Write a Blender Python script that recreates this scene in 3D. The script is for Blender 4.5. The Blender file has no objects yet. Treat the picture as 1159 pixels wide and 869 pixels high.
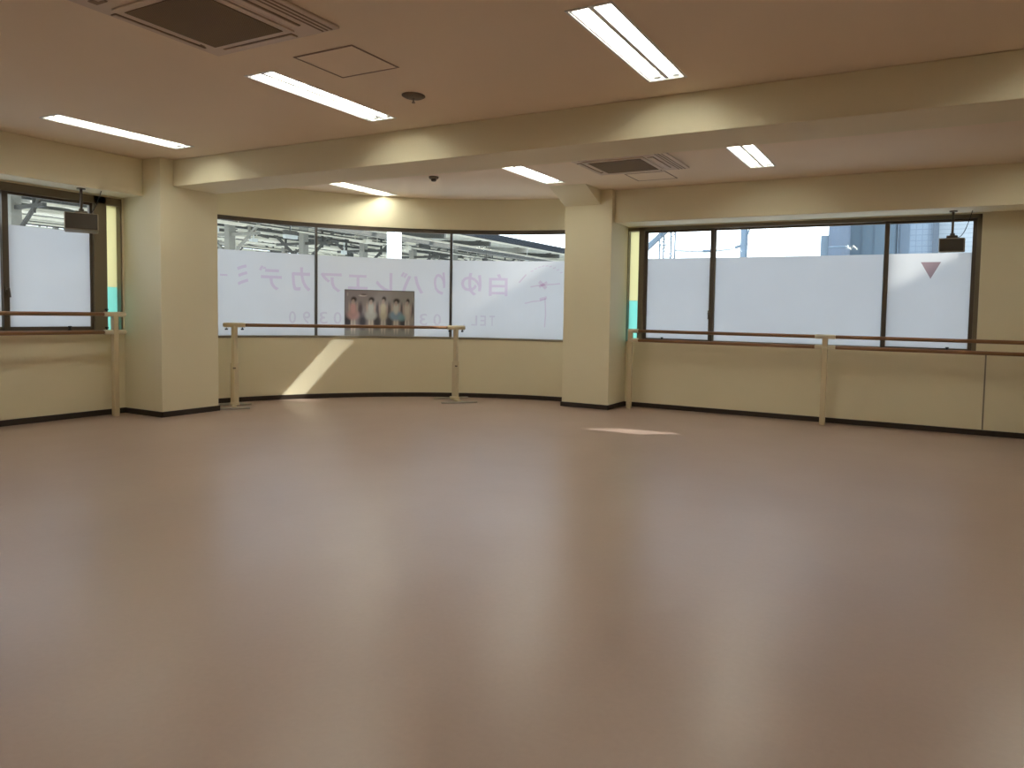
import bpy, bmesh, math, random
from mathutils import Vector, Matrix
random.seed(7)
scene = bpy.context.scene
COL = scene.collection
PI = math.pi
R = math.radians

# ------------------------------------------------------------------ materials
def mat(name, color, rough=0.6, metal=0.0, spec=0.5, var=0.0, vscale=3.0, bump=0.0, bscale=60.0, emit=None, estr=0.0, rvar=0.0):
    m = bpy.data.materials.new(name); m.use_nodes = True
    nt = m.node_tree; b = nt.nodes['Principled BSDF']
    b.inputs['Base Color'].default_value = (*color, 1)
    b.inputs['Roughness'].default_value = rough
    b.inputs['Metallic'].default_value = metal
    b.inputs['Specular IOR Level'].default_value = spec
    tc = nt.nodes.new('ShaderNodeTexCoord')
    if var > 0 or rvar > 0:
        n = nt.nodes.new('ShaderNodeTexNoise'); n.inputs['Scale'].default_value = vscale
        n.inputs['Detail'].default_value = 5
        nt.links.new(tc.outputs['Object'], n.inputs['Vector'])
        if var > 0:
            mx = nt.nodes.new('ShaderNodeMix'); mx.data_type = 'RGBA'
            mx.inputs[6].default_value = (*[c * (1 - var) for c in color], 1)
            mx.inputs[7].default_value = (*[min(1, c * (1 + var)) for c in color], 1)
            nt.links.new(n.outputs['Fac'], mx.inputs[0])
            nt.links.new(mx.outputs[2], b.inputs['Base Color'])
        if rvar > 0:
            mr = nt.nodes.new('ShaderNodeMapRange')
            mr.inputs['To Min'].default_value = rough - rvar
            mr.inputs['To Max'].default_value = rough + rvar
            nt.links.new(n.outputs['Fac'], mr.inputs['Value'])
            nt.links.new(mr.outputs['Result'], b.inputs['Roughness'])
    if bump > 0:
        n2 = nt.nodes.new('ShaderNodeTexNoise'); n2.inputs['Scale'].default_value = bscale
        n2.inputs['Detail'].default_value = 3
        nt.links.new(tc.outputs['Object'], n2.inputs['Vector'])
        bp = nt.nodes.new('ShaderNodeBump'); bp.inputs['Strength'].default_value = bump
        bp.inputs['Distance'].default_value = 0.01
        nt.links.new(n2.outputs['Fac'], bp.inputs['Height'])
        nt.links.new(bp.outputs['Normal'], b.inputs['Normal'])
    if emit:
        b.inputs['Emission Color'].default_value = (*emit, 1)
        b.inputs['Emission Strength'].default_value = estr
    return m

WALLC = (0.85, 0.785, 0.575)
M_wall = mat('wall_paper', WALLC, 0.75, var=0.025, vscale=1.3, bump=0.12, bscale=90)
M_ceil = mat('ceiling_paint', (0.92, 0.79, 0.62), 0.85, var=0.03, vscale=0.8, bump=0.10, bscale=25)
M_base = mat('dark_vinyl_baseboard', (0.030, 0.020, 0.014), 0.4, var=0.1)
M_frame = mat('bronze_aluminium', (0.19, 0.155, 0.10), 0.45, metal=0.0, var=0.05)
M_framed = mat('dark_bronze_aluminium', (0.10, 0.078, 0.056), 0.45, metal=0.0, var=0.05)
M_mull = mat('grey_aluminium', (0.16, 0.16, 0.15), 0.4, metal=0.4, var=0.05)
M_sill = mat('beige_sill', (0.27, 0.24, 0.17), 0.5, var=0.05)
M_cream = mat('cream_enamel', (0.66, 0.56, 0.37), 0.38, var=0.03)
M_creamw = mat('pale_cream_plastic', (0.72, 0.64, 0.48), 0.4, var=0.03)
M_black = mat('black_plastic', (0.012, 0.012, 0.012), 0.4)
M_panel = mat('ac_panel_plastic', (0.70, 0.58, 0.47), 0.5, var=0.02)
M_slot = mat('ac_slot_dark', (0.33, 0.235, 0.165), 0.8)
M_refl = mat('white_reflector', (0.85, 0.86, 0.86), 0.35, var=0.01)
M_tube = mat('fluorescent_tube', (1, 1, 1), 0.4, emit=(1.0, 0.98, 0.83), estr=21.5)
M_sock = mat('lamp_socket_grey', (0.55, 0.56, 0.57), 0.5)
M_spk = mat('speaker_grille_brown', (0.058, 0.045, 0.032), 0.7, bump=0.4, bscale=300)
M_spkb = mat('speaker_case_beige', (0.34, 0.29, 0.21), 0.55)
M_detect = mat('detector_brown', (0.17, 0.125, 0.08), 0.6)
M_steel = mat('bright_steel', (0.5, 0.47, 0.42), 0.35, metal=0.7)

def wood_mat():
    m = bpy.data.materials.new('varnished_barre_wood'); m.use_nodes = True
    nt = m.node_tree; b = nt.nodes['Principled BSDF']; b.inputs['Roughness'].default_value = 0.35
    tc = nt.nodes.new('ShaderNodeTexCoord'); mp = nt.nodes.new('ShaderNodeMapping')
    mp.inputs['Scale'].default_value = (1.5, 30, 30)
    n = nt.nodes.new('ShaderNodeTexNoise'); n.inputs['Scale'].default_value = 3; n.inputs['Detail'].default_value = 6
    cr = nt.nodes.new('ShaderNodeValToRGB')
    cr.color_ramp.elements[0].color = (0.20, 0.095, 0.038, 1); cr.color_ramp.elements[1].color = (0.33, 0.165, 0.07, 1)
    nt.links.new(tc.outputs['Object'], mp.inputs['Vector']); nt.links.new(mp.outputs['Vector'], n.inputs['Vector'])
    nt.links.new(n.outputs['Fac'], cr.inputs['Fac']); nt.links.new(cr.outputs['Color'], b.inputs['Base Color'])
    return m
M_wood = wood_mat()

def floor_mat():
    m = bpy.data.materials.new('pink_linoleum'); m.use_nodes = True
    nt = m.node_tree; b = nt.nodes['Principled BSDF']
    L = nt.links.new
    tc = nt.nodes.new('ShaderNodeTexCoord')
    n = nt.nodes.new('ShaderNodeTexNoise'); n.inputs['Scale'].default_value = 0.9; n.inputs['Detail'].default_value = 6
    L(tc.outputs['Object'], n.inputs['Vector'])
    cr = nt.nodes.new('ShaderNodeValToRGB')
    cr.color_ramp.elements[0].position = 0.3; cr.color_ramp.elements[1].position = 0.7
    cr.color_ramp.elements[0].color = (0.385, 0.272, 0.222, 1); cr.color_ramp.elements[1].color = (0.43, 0.312, 0.257, 1)
    L(n.outputs['Fac'], cr.inputs['Fac'])
    # fine speckle of the vinyl
    n2 = nt.nodes.new('ShaderNodeTexNoise'); n2.inputs['Scale'].default_value = 45; n2.inputs['Detail'].default_value = 4
    L(tc.outputs['Object'], n2.inputs['Vector'])
    mx = nt.nodes.new('ShaderNodeMix'); mx.data_type = 'RGBA'; mx.blend_type = 'MULTIPLY'; mx.inputs[0].default_value = 0.10
    L(cr.outputs['Color'], mx.inputs[6]); L(n2.outputs['Fac'], mx.inputs[7])
    L(mx.outputs[2], b.inputs['Base Color'])
    # uneven wear in the gloss
    n3 = nt.nodes.new('ShaderNodeTexNoise'); n3.inputs['Scale'].default_value = 1.6; n3.inputs['Detail'].default_value = 8
    L(tc.outputs['Object'], n3.inputs['Vector'])
    mr = nt.nodes.new('ShaderNodeMapRange'); mr.inputs['To Min'].default_value = 0.285; mr.inputs['To Max'].default_value = 0.37
    L(n3.outputs['Fac'], mr.inputs['Value']); L(mr.outputs['Result'], b.inputs['Roughness'])
    n4 = nt.nodes.new('ShaderNodeTexNoise'); n4.inputs['Scale'].default_value = 7; n4.inputs['Detail'].default_value = 5
    L(tc.outputs['Object'], n4.inputs['Vector'])
    bp = nt.nodes.new('ShaderNodeBump'); bp.inputs['Strength'].default_value = 0.10; bp.inputs['Distance'].default_value = 0.01
    L(n4.outputs['Fac'], bp.inputs['Height']); L(bp.outputs['Normal'], b.inputs['Normal'])
    b.inputs['Specular IOR Level'].default_value = 0.95
    return m
M_floor = floor_mat()

def grille_mat():
    m = bpy.data.materials.new('ac_intake_mesh'); m.use_nodes = True
    nt = m.node_tree; b = nt.nodes['Principled BSDF']; b.inputs['Roughness'].default_value = 0.8
    tc = nt.nodes.new('ShaderNodeTexCoord'); ck = nt.nodes.new('ShaderNodeTexChecker'); ck.inputs['Scale'].default_value = 160
    ck.inputs['Color1'].default_value = (0.25, 0.175, 0.10, 1); ck.inputs['Color2'].default_value = (0.17, 0.115, 0.062, 1)
    nt.links.new(tc.outputs['Object'], ck.inputs['Vector']); nt.links.new(ck.outputs['Color'], b.inputs['Base Color'])
    return m
M_grille = grille_mat()

def glass_mat():
    m = bpy.data.materials.new('window_glass'); m.use_nodes = True
    nt = m.node_tree; nt.nodes.clear()
    o = nt.nodes.new('ShaderNodeOutputMaterial'); mx = nt.nodes.new('ShaderNodeMixShader')
    t = nt.nodes.new('ShaderNodeBsdfTransparent'); t.inputs['Color'].default_value = (0.94, 0.97, 0.98, 1)
    g = nt.nodes.new('ShaderNodeBsdfGlossy'); g.inputs['Roughness'].default_value = 0.02
    f = nt.nodes.new('ShaderNodeLayerWeight'); f.inputs['Blend'].default_value = 0.5
    pw = nt.nodes.new('ShaderNodeMath'); pw.operation = 'POWER'; pw.inputs[1].default_value = 5.0
    ma = nt.nodes.new('ShaderNodeMath'); ma.operation = 'MULTIPLY_ADD'; ma.inputs[1].default_value = 0.6; ma.inputs[2].default_value = 0.03
    nt.links.new(f.outputs['Facing'], pw.inputs[0]); nt.links.new(pw.outputs[0], ma.inputs[0])
    nt.links.new(ma.outputs[0], mx.inputs[0]); nt.links.new(t.outputs[0], mx.inputs[1]); nt.links.new(g.outputs[0], mx.inputs[2])
    nt.links.new(mx.outputs[0], o.inputs[0])
    return m
M_glass = glass_mat()

def film_mat(name, col, tl=0.7, var=0.03):
    m = bpy.data.materials.new(name); m.use_nodes = True
    nt = m.node_tree; nt.nodes.clear()
    o = nt.nodes.new('ShaderNodeOutputMaterial'); mx = nt.nodes.new('ShaderNodeMixShader'); mx.inputs[0].default_value = tl
    d = nt.nodes.new('ShaderNodeBsdfDiffuse'); t = nt.nodes.new('ShaderNodeBsdfTranslucent')
    tc = nt.nodes.new('ShaderNodeTexCoord'); n = nt.nodes.new('ShaderNodeTexNoise'); n.inputs['Scale'].default_value = 2.2
    cm = nt.nodes.new('ShaderNodeMix'); cm.data_type = 'RGBA'
    cm.inputs[6].default_value = (*[c * (1 - var) for c in col], 1); cm.inputs[7].default_value = (*[min(1, c * (1 + var)) for c in col], 1)
    nt.links.new(tc.outputs['Object'], n.inputs['Vector']); nt.links.new(n.outputs['Fac'], cm.inputs[0])
    nt.links.new(cm.outputs[2], d.inputs['Color']); nt.links.new(cm.outputs[2], t.inputs['Color'])
    nt.links.new(d.outputs[0], mx.inputs[1]); nt.links.new(t.outputs[0], mx.inputs[2]); nt.links.new(mx.outputs[0], o.inputs[0])
    return m
M_film = film_mat('frosted_film', (0.72, 0.71, 0.70), 0.75)
M_filmy = film_mat('yellow_film', (0.97, 0.90, 0.62), 0.8)
M_filmt = film_mat('teal_film', (0.55, 0.92, 0.82), 0.8)

def tint_mat(name, col):
    m = bpy.data.materials.new(name); m.use_nodes = True
    nt = m.node_tree; nt.nodes.clear()
    o = nt.nodes.new('ShaderNodeOutputMaterial'); t = nt.nodes.new('ShaderNodeBsdfTransparent')
    t.inputs['Color'].default_value = (*col, 1)
    nt.links.new(t.outputs[0], o.inputs[0]); return m
M_pink = tint_mat('pink_vinyl', (0.93, 0.80, 0.92))
M_pinkf = tint_mat('faint_pink_vinyl', (0.93, 0.80, 0.88))
M_violet = tint_mat('pale_violet_vinyl', (0.90, 0.84, 0.90))
M_tri = tint_mat('red_brown_vinyl', (0.50, 0.36, 0.37))

# ------------------------------------------------------------------ mesh helpers
def box_bm(bm, x0, x1, y0, y1, z0, z1, mi=0):
    vs = [bm.verts.new(p) for p in ((x0,y0,z0),(x1,y0,z0),(x1,y1,z0),(x0,y1,z0),(x0,y0,z1),(x1,y0,z1),(x1,y1,z1),(x0,y1,z1))]
    for f in ((0,3,2,1),(4,5,6,7),(0,1,5,4),(1,2,6,5),(2,3,7,6),(3,0,4,7)):
        fc = bm.faces.new([vs[i] for i in f]); fc.material_index = mi
    return vs

def tube_bm(bm, p0, p1, r, n=16, r1=None, cap=True, mi=0):
    p0 = Vector(p0); p1 = Vector(p1); d = (p1 - p0).normalized()
    a = d.orthogonal().normalized(); b = d.cross(a); r1 = r if r1 is None else r1
    A = [bm.verts.new(p0 + (a * math.cos(2*PI*i/n) + b * math.sin(2*PI*i/n)) * r) for i in range(n)]
    B = [bm.verts.new(p1 + (a * math.cos(2*PI*i/n) + b * math.sin(2*PI*i/n)) * r1) for i in range(n)]
    for i in range(n):
        f = bm.faces.new((A[i], A[(i+1) % n], B[(i+1) % n], B[i])); f.smooth = True; f.material_index = mi
    if cap:
        bm.faces.new(A[::-1]).material_index = mi; bm.faces.new(B).material_index = mi

def bar_bm(bm, p0, p1, w, h, mi=0):
    """box beam between two points, w sideways, h upwards"""
    p0 = Vector(p0); p1 = Vector(p1); d = (p1 - p0).normalized()
    up = Vector((0, 0, 1)) if abs(d.z) < 0.95 else Vector((0, 1, 0))
    s = d.cross(up).normalized() * w / 2; u = s.cross(d).normalized() * h / 2
    vs = [bm.verts.new(p) for p in (p0-s-u, p0+s-u, p0+s+u, p0-s+u, p1-s-u, p1+s-u, p1+s+u, p1-s+u)]
    for f in ((0,3,2,1),(4,5,6,7),(0,1,5,4),(1,2,6,5),(2,3,7,6),(3,0,4,7)):
        bm.faces.new([vs[i] for i in f]).material_index = mi

def lathe_bm(bm, prof, c, n=28):
    """prof: list of (r, z); revolved about vertical axis at c"""
    rings = []
    for r, z in prof:
        rings.append([bm.verts.new((c[0]+max(r,1e-4)*math.cos(2*PI*i/n), c[1]+max(r,1e-4)*math.sin(2*PI*i/n), c[2]+z)) for i in range(n)])
    for k in range(len(rings)-1):
        for i in range(n):
            f = bm.faces.new((rings[k][i], rings[k][(i+1)%n], rings[k+1][(i+1)%n], rings[k+1][i])); f.smooth = True
    bm.faces.new(rings[0][::-1]); bm.faces.new(rings[-1])

CX, CY, CR = -4.206, 4.615, 4.286           # curved corner: centre and inner radius
def cp(a, r, z): return Vector((CX + r*math.cos(R(a)), CY + r*math.sin(R(a)), z))
def arc_bm(bm, r0, r1, z0, z1, a0, a1, n=40, mi=0):
    rows = []
    for i in range(n+1):
        a = a0 + (a1-a0)*i/n
        rows.append([bm.verts.new(cp(a, r, z)) for r, z in ((r0,z0),(r1,z0),(r1,z1),(r0,z1))])
    for i in range(n):
        for k in range(4):
            f = bm.faces.new((rows[i][k], rows[i][(k+1)%4], rows[i+1][(k+1)%4], rows[i+1][k])); f.material_index = mi
    bm.faces.new(rows[0][::-1]); bm.faces.new(rows[-1])

def finish(bm): bmesh.ops.recalc_face_normals(bm, faces=bm.faces[:])

def obj(name, bm, mats, parent=None, bevel=0.0, kind=None, label=None):
    finish(bm)
    me = bpy.data.meshes.new(name); bm.to_mesh(me); bm.free()
    for m in (mats if isinstance(mats, (list, tuple)) else [mats]): me.materials.append(m)
    o = bpy.data.objects.new(name, me); COL.objects.link(o)
    if bevel > 0:
        md = o.modifiers.new('bevel', 'BEVEL'); md.width = bevel; md.segments = 2; md.limit_method = 'ANGLE'; md.angle_limit = R(50)
    if kind: o['kind'] = kind
    if label: o['label'] = label
    return o
def thing(name, label, cat, loc=(0,0,0), group=None):
    o = bpy.data.objects.new(name, None); COL.objects.link(o); o.location = loc; o.empty_display_size = 0.1
    o['label'] = label; o['category'] = cat
    if group: o['group'] = group
    return o
def tag(o, label, cat, group=None):
    o['label'] = label; o['category'] = cat
    if group: o['group'] = group
    return o
def part(name, bm, m, parent, bevel=0.0, label=None, kind=None):
    """bm in world coordinates; root sits at its own location; a sub-part's parent is a part (origin at world 0)"""
    finish(bm)
    root = parent
    while root.parent is not None: root = root.parent
    off = Vector(root.location)
    # keep part origins at the root's location: shift the vertices
    bmesh.ops.translate(bm, verts=bm.verts[:], vec=-off)
    me = bpy.data.meshes.new(name); bm.to_mesh(me); bm.free()
    for mm in (m if isinstance(m, (list, tuple)) else [m]): me.materials.append(mm)
    o = bpy.data.objects.new(name, me); COL.objects.link(o); o.parent = parent
    if bevel > 0:
        md = o.modifiers.new('bevel', 'BEVEL'); md.width = bevel; md.segments = 2; md.limit_method = 'ANGLE'; md.angle_limit = R(50)
    if label: o['label'] = label
    if kind: o['kind'] = kind
    return o
def struct(name, bm, m, bevel=0.0): return obj(name, bm, m, None, bevel, 'structure')
def sroot(name, loc=(0,0,0)):
    o = bpy.data.objects.new(name, None); COL.objects.link(o); o.location = loc; o['kind'] = 'structure'; o.empty_display_size = 0.1
    return o
def copy_tree(o, loc=None, parent=None):
    c = o.copy(); COL.objects.link(c)
    c.parent = parent
    if loc is not None: c.location = loc
    for ch in o.children: copy_tree(ch, None, c)
    return c
NB = bmesh.new

# ------------------------------------------------------------------ dimensions
H = 2.895
XL = -8.35          # left wall
YB = 8.98           # right (window) wall
XR, YF = 4.6, -4.6  # sides behind / beside the camera
T = 0.2
LPX0, LPX1, LPY0, LPY1 = XL, -7.66, 4.88, 5.58      # left pillar
RPX0, RPX1, RPY0, RPY1 = -4.455, -3.765, 8.43, YB+0.02 # right pillar
SILL, FTOP = 0.885, 2.40

# ------------------------------------------------------------------ room shell
bm = NB(); box_bm(bm, XL-0.5, XR+T, YF-T, YB+0.4, -0.12, 0.0); struct('floor', bm, M_floor)

light_cols = [-7.08, -4.40, -1.83, 0.74]
light_rows = [3.44, 6.53, 0.31]
FW, FL = 0.26, 1.25
holes = [(x, x+FW, y, y+FL) for x in light_cols for y in light_rows]
def ceiling():
    xs = sorted(set([XL-0.2, XR+T] + [v for h in holes for v in h[:2]]))
    ys = sorted(set([YF-T, YB+0.05] + [v for h in holes for v in h[2:]]))
    bm = NB(); vc = {}
    def V(x, y, z):
        k = (round(x,4), round(y,4), z)
        if k not in vc: vc[k] = bm.verts.new((x, y, z))
        return vc[k]
    def ishole(cx, cy): return any(a < cx < b and c < cy < d for a, b, c, d in holes)
    for i in range(len(xs)-1):
        for j in range(len(ys)-1):
            x0, x1, y0, y1 = xs[i], xs[i+1], ys[j], ys[j+1]
            if ishole((x0+x1)/2, (y0+y1)/2): continue
            for z in (H, H+0.15): bm.faces.new((V(x0,y0,z), V(x1,y0,z), V(x1,y1,z), V(x0,y1,z)))
    for a, b, c, d in holes:
        # split the hole sides along the same grid as the neighbours
        for (p, q) in (((a,c),(b,c)), ((b,c),(b,d)), ((b,d),(a,d)), ((a,d),(a,c))):
            bm.faces.new((V(*p,H), V(*q,H), V(*q,H+0.15), V(*p,H+0.15)))
    for (p, q) in (((xs[0],ys[0]),(xs[-1],ys[0])), ((xs[-1],ys[0]),(xs[-1],ys[-1])), ((xs[-1],ys[-1]),(xs[0],ys[-1])), ((xs[0],ys[-1]),(xs[0],ys[0]))):
        bm.faces.new((V(*p,H), V(*q,H), V(*q,H+0.15), V(*p,H+0.15)))
    struct('ceiling', bm, M_ceil)
ceiling()

# left wall with its window opening
LW0, LW1, LWZ0, LWZ1 = 1.55, 4.868, 0.93, 2.47
bm = NB()
box_bm(bm, XL-T, XL, YF-T, LPY1+0.3, 0, LWZ0)
box_bm(bm, XL-T, XL, YF-T, LPY1+0.3, LWZ1, H)
box_bm(bm, XL-T, XL, YF-T, LW0, LWZ0, LWZ1)
box_bm(bm, XL-T, XL, LW1, LPY1+0.3, LWZ0, LWZ1)
struct('wall_left', bm, M_wall)
# curved corner wall
bm = NB()
arc_bm(bm, CR, CR+T, 0, SILL-0.03, 164, 92.5, 60)
arc_bm(bm, CR, CR+0.05, 2.453, H, 164, 92.5, 60)
struct('wall_corner', bm, M_wall)
# right (window) wall
RWX0, RWX1, RWZ0, RWZ1 = -3.765, 0.455, 0.895, 2.455
bm = NB()
box_bm(bm, RWX0-0.02, XR+T, YB, YB+T, 0, RWZ0)
box_bm(bm, RWX0-0.02, XR+T, YB, YB+0.12, RWZ1, H)
box_bm(bm, RWX1, XR+T, YB, YB+T, RWZ0, RWZ1)
struct('wall_right', bm, M_wall)
bm = NB(); box_bm(bm, XL-T, XR+T, YF-T, YF, 0, H); struct('wall_back', bm, M_wall)
bm = NB(); box_bm(bm, XR, XR+T, YF, YB, 0, H); struct('wall_side', bm, M_wall)
# pillars, beams
bm = NB(); box_bm(bm, LPX0-T, LPX1, LPY0, LPY1, 0, H); struct('pillar_left', bm, M_wall, 0.004)
bm = NB()
box_bm(bm, RPX0, RPX1, RPY0, RPY1, 0, H)
struct('pillar_right', bm, M_wall, 0.004)
# sloping haunch on the front of the right pillar
bm = NB()
hx0, hx1 = RPX0+0.0, -3.93
pr = [(RPY0+0.001, 2.70), (RPY0+0.001, H-0.001), (7.96, H-0.001)]
vs = [[bm.verts.new((x, y, z)) for y, z in pr] for x in (hx0, hx1)]
bm.faces.new(vs[0]); bm.faces.new(vs[1][::-1])
for k in range(3): bm.faces.new((vs[0][k], vs[0][(k+1)%3], vs[1][(k+1)%3], vs[1][k]))
struct('trim_1', bm, M_wall)
bm = NB(); box_bm(bm, LPX1-0.002, XR, 5.03, 5.57, 2.60, H-0.001); struct('ceiling_beam', bm, M_wall, 0.006)
bm = NB(); box_bm(bm, XL, -7.97, YF, LPY0-0.001, 2.485, H-0.001); struct('trim_2', bm, M_wall, 0.006)
bm = NB(); box_bm(bm, RPX1+0.001, XR, 8.52, YB, 2.468, H-0.001); struct('trim_3', bm, M_wall, 0.006)
# vertical joint in the right wall
bm = NB(); box_bm(bm, 0.545, 0.560, YB-0.006, YB, 0.066, 0.94); struct('trim_4', bm, M_sill)

# baseboards
BH, BT = 0.062, 0.012
bm = NB(); box_bm(bm, XL, XL+BT, YF, LPY0, 0, BH); struct('baseboard_left', bm, M_base)
bm = NB()
box_bm(bm, LPX0, LPX1+BT, LPY0-BT, LPY0, 0, BH); box_bm(bm, LPX1, LPX1+BT, LPY0-BT, LPY1+BT, 0, BH)
box_bm(bm, LPX0, LPX1+BT, LPY1, LPY1+BT, 0, BH); struct('baseboard_left_pillar', bm, M_base)
bm = NB(); arc_bm(bm, CR-BT, CR, 0, BH, 164, 92.5, 60); struct('baseboard_corner', bm, M_base)
bm = NB()
box_bm(bm, RPX0-BT, RPX1+BT, RPY0-BT, RPY0, 0, BH); box_bm(bm, RPX1, RPX1+BT, RPY0-BT, YB, 0, BH)
box_bm(bm, RPX0-BT, RPX0, RPY0-BT, YB-0.05, 0, BH); struct('baseboard_right_pillar', bm, M_base)
bm = NB(); box_bm(bm, RPX1, XR, YB-BT, YB, 0, BH); struct('baseboard_right', bm, M_base)

# ------------------------------------------------------------------ window 1: left wall
w1 = sroot('window_1', (XL, 3.3, LWZ0))
X0 = XL - 0.07   # frame inner face recess
fb = NB()
FX0, FX1 = XL-0.13, XL-0.005
box_bm(fb, FX0, FX1, LW0, 4.70, LWZ0, LWZ0+0.04)               # bottom
box_bm(fb, FX0, FX1, LW0, 4.866, LWZ1-0.085, LWZ1)              # head
box_bm(fb, FX0, FX1, LW0, LW0+0.04, LWZ0, LWZ1)
box_bm(fb, FX0, FX1, 4.56, 4.70, LWZ0, LWZ1)                # jamb
box_bm(fb, FX0, FX1, 4.848, 4.866, LWZ0, LWZ1)
part('window_frame', fb, M_frame, w1, 0.004)
def sash(parent, name, pts, z0, z1, t0, t1, st, axis, m):
    """rectangular sash ring. pts: (a0,a1) along the wall; t0,t1 depth; st stile width"""
    a0, a1 = pts; b = NB()
    def bx(p, q, zz0, zz1):
        if axis == 'y': box_bm(b, t0, t1, p, q, zz0, zz1)
        else: box_bm(b, p, q, t0, t1, zz0, zz1)
    bx(a0, a0+st, z0, z1); bx(a1-st, a1, z0, z1); bx(a0+st, a1-st, z0, z0+st*0.8); bx(a0+st, a1-st, z1-st*0.7, z1)
    return part(name, b, m, parent, 0.003)
zb, zt = LWZ0+0.035, LWZ1-0.075
s1 = sash(w1, 'sash', (3.705, 4.59), zb, zt, XL-0.065, XL-0.035, 0.055, 'y', M_framed)
s2 = sash(w1, 'sash', (2.66, 3.76), zb, zt, XL-0.10, XL-0.07, 0.055, 'y', M_framed)
s3 = sash(w1, 'sash', (LW0+0.03, 2.66), zb, zt, XL-0.065, XL-0.035, 0.055, 'y', M_framed)
for (a0, a1, tx) in ((3.75, 4.545, XL-0.05), (2.70, 3.715, XL-0.085), (LW0+0.08, 2.61, XL-0.05)):
    b = NB(); box_bm(b, tx-0.003, tx+0.003, a0, a1, zb+0.03, zt-0.03); part('glass_pane', b, M_glass, w1)
    b = NB(); box_bm(b, tx+0.004, tx+0.005, a0+0.004, a1-0.004, zb+0.04, 2.05); part('frosted_film', b, M_film, w1)
b = NB(); box_bm(b, XL-0.09, XL-0.084, 4.70, 4.848, LWZ0, LWZ1-0.08); part('glass_pane', b, M_glass, w1)
b = NB(); box_bm(b, XL-0.083, XL-0.081, 4.698, 4.85, 1.46, LWZ1-0.085); part('yellow_film', b, M_filmy, w1)
b = NB(); box_bm(b, XL-0.083, XL-0.081, 4.698, 4.85, LWZ0, 1.46); part('teal_film', b, M_filmt, w1)
b = NB(); box_bm(b, XL-0.034, XL-0.012, 3.72, 3.745, 1.36, 1.43); tube_bm(b, (XL-0.012, 3.732, 1.395), (XL+0.012, 3.732, 1.395), 0.012)
bar_bm(b, (XL+0.004, 3.735, 1.39), (XL+0.004, 3.745, 1.31), 0.008, 0.02)
part('latch', b, M_framed, w1, 0.002)
b = NB(); lathe_bm(b, [(0.02, 0), (0.02, 0.01), (0.008, 0.014), (0.008, 0.03), (0.02, 0.034), (0.016, 0.045)], (XL-0.02, 4.31, LWZ0+0.04)); part('stopper', b, M_black, w1)

# ------------------------------------------------------------------ window 2: curved corner window
A0, A1 = 163.0, 93.0
MA = [144.25, 119.15]
w2 = sroot('window_2', tuple(cp(131, CR, SILL)))
b = NB()
arc_bm(b, CR+0.016, CR+0.055, 2.395, 2.455, A0, A1, 60)
part('window_head_frame', b, M_framed, w2)
b = NB(); arc_bm(b, CR-0.008, CR+0.12, SILL-0.03, SILL, A0, A1, 60); part('window_sill', b, M_sill, w2)
for a in MA:
    b = NB(); c0 = cp(a, CR+0.0, 0); dx = Vector((-math.sin(R(a)), math.cos(R(a)), 0))
    d = Vector((math.cos(R(a)), math.sin(R(a)), 0))
    p0 = cp(a, CR+0.03, SILL); p1 = cp(a, CR+0.03, 2.395)
    w, dep = 0.019, 0.018
    vs = []
    for p in (p0, p1):
        vs.append([b.verts.new(p + dx*w*sx + d*dep*sy) for sx, sy in ((-1,-1),(1,-1),(1,1),(-1,1))])
    b.faces.new(vs[0][::-1]); b.faces.new(vs[1])
    for k in range(4): b.faces.new((vs[0][k], vs[0][(k+1)%4], vs[1][(k+1)%4], vs[1][k]))
    part('mullion', b, M_mull, w2, 0.002)
segs = [(A0, MA[0]+0.25), (MA[0]-0.25, MA[1]+0.25), (MA[1]-0.25, A1)]
films = []
for (a, c) in segs:
    b = NB(); arc_bm(b, CR+0.036, CR+0.042, SILL, 2.395, a, c, 24); part('glass_pane', b, M_glass, w2)
    b = NB(); arc_bm(b, CR+0.0335, CR+0.0345, SILL-0.004, 2.012, a-0.02, c+0.02, 24); films.append(part('frosted_film', b, M_film, w2))

# lettering (faces the street, so it reads mirrored from in here)
def text_pieces(body, bold=0.0):
    cu = bpy.data.curves.new('lettering_curve', 'FONT'); cu.body = body; cu.size = 1.0; cu.offset = bold; cu.resolution_u = 3
    o = bpy.data.objects.new('lettering_tmp', cu); COL.objects.link(o)
    dg = bpy.context.evaluated_depsgraph_get(); dg.update()
    me = bpy.data.meshes.new_from_object(o.evaluated_get(dg))
    pts = [v.co.copy() for v in me.vertices]; fcs = [tuple(p.vertices) for p in me.polygons]
    COL.objects.unlink(o); bpy.data.objects.remove(o); bpy.data.curves.remove(cu); bpy.data.meshes.remove(me)
    return pts, fcs
RT = CR + 0.0325
def glyph(bm, ch, a_l, a_r, z0, z1, bold=0.0):
    """fit a glyph in [a_l..a_r] (angles at its left / right side as seen from inside), mirrored"""
    pts, fcs = text_pieces(ch, bold)
    if not pts: return
    xs = [p.x for p in pts]; ys = [p.y for p in pts]
    x0, x1, y0, y1 = min(xs), max(xs), min(ys), max(ys)
    vs = []
    for p in pts:
        u = (p.x-x0)/max(x1-x0, 1e-6); v = (p.y-y0)/max(y1-y0, 1e-6)
        a = a_r + (a_l - a_r)*u          # reading from the street: its left is our right
        vs.append(bm.verts.new(cp(a, RT, z0 + (z1-z0)*v)))
    for f in fcs:
        try: bm.faces.new([vs[i] for i in f])
        except ValueError: pass
def ang(px):   # angle on the curve for a column of the facade, from a fitted table
    tab = [(250,160.4),(280,156.1),(358,144.25),(390,139.2),(469,126.2),(510,119.15),(541,113.7),(577,107.5),(637,96.9)]
    for (p, a), (q, c) in zip(tab, tab[1:]):
        if px <= q: return a + (c-a)*(px-p)/(q-p)
    return tab[-1][1]
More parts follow.
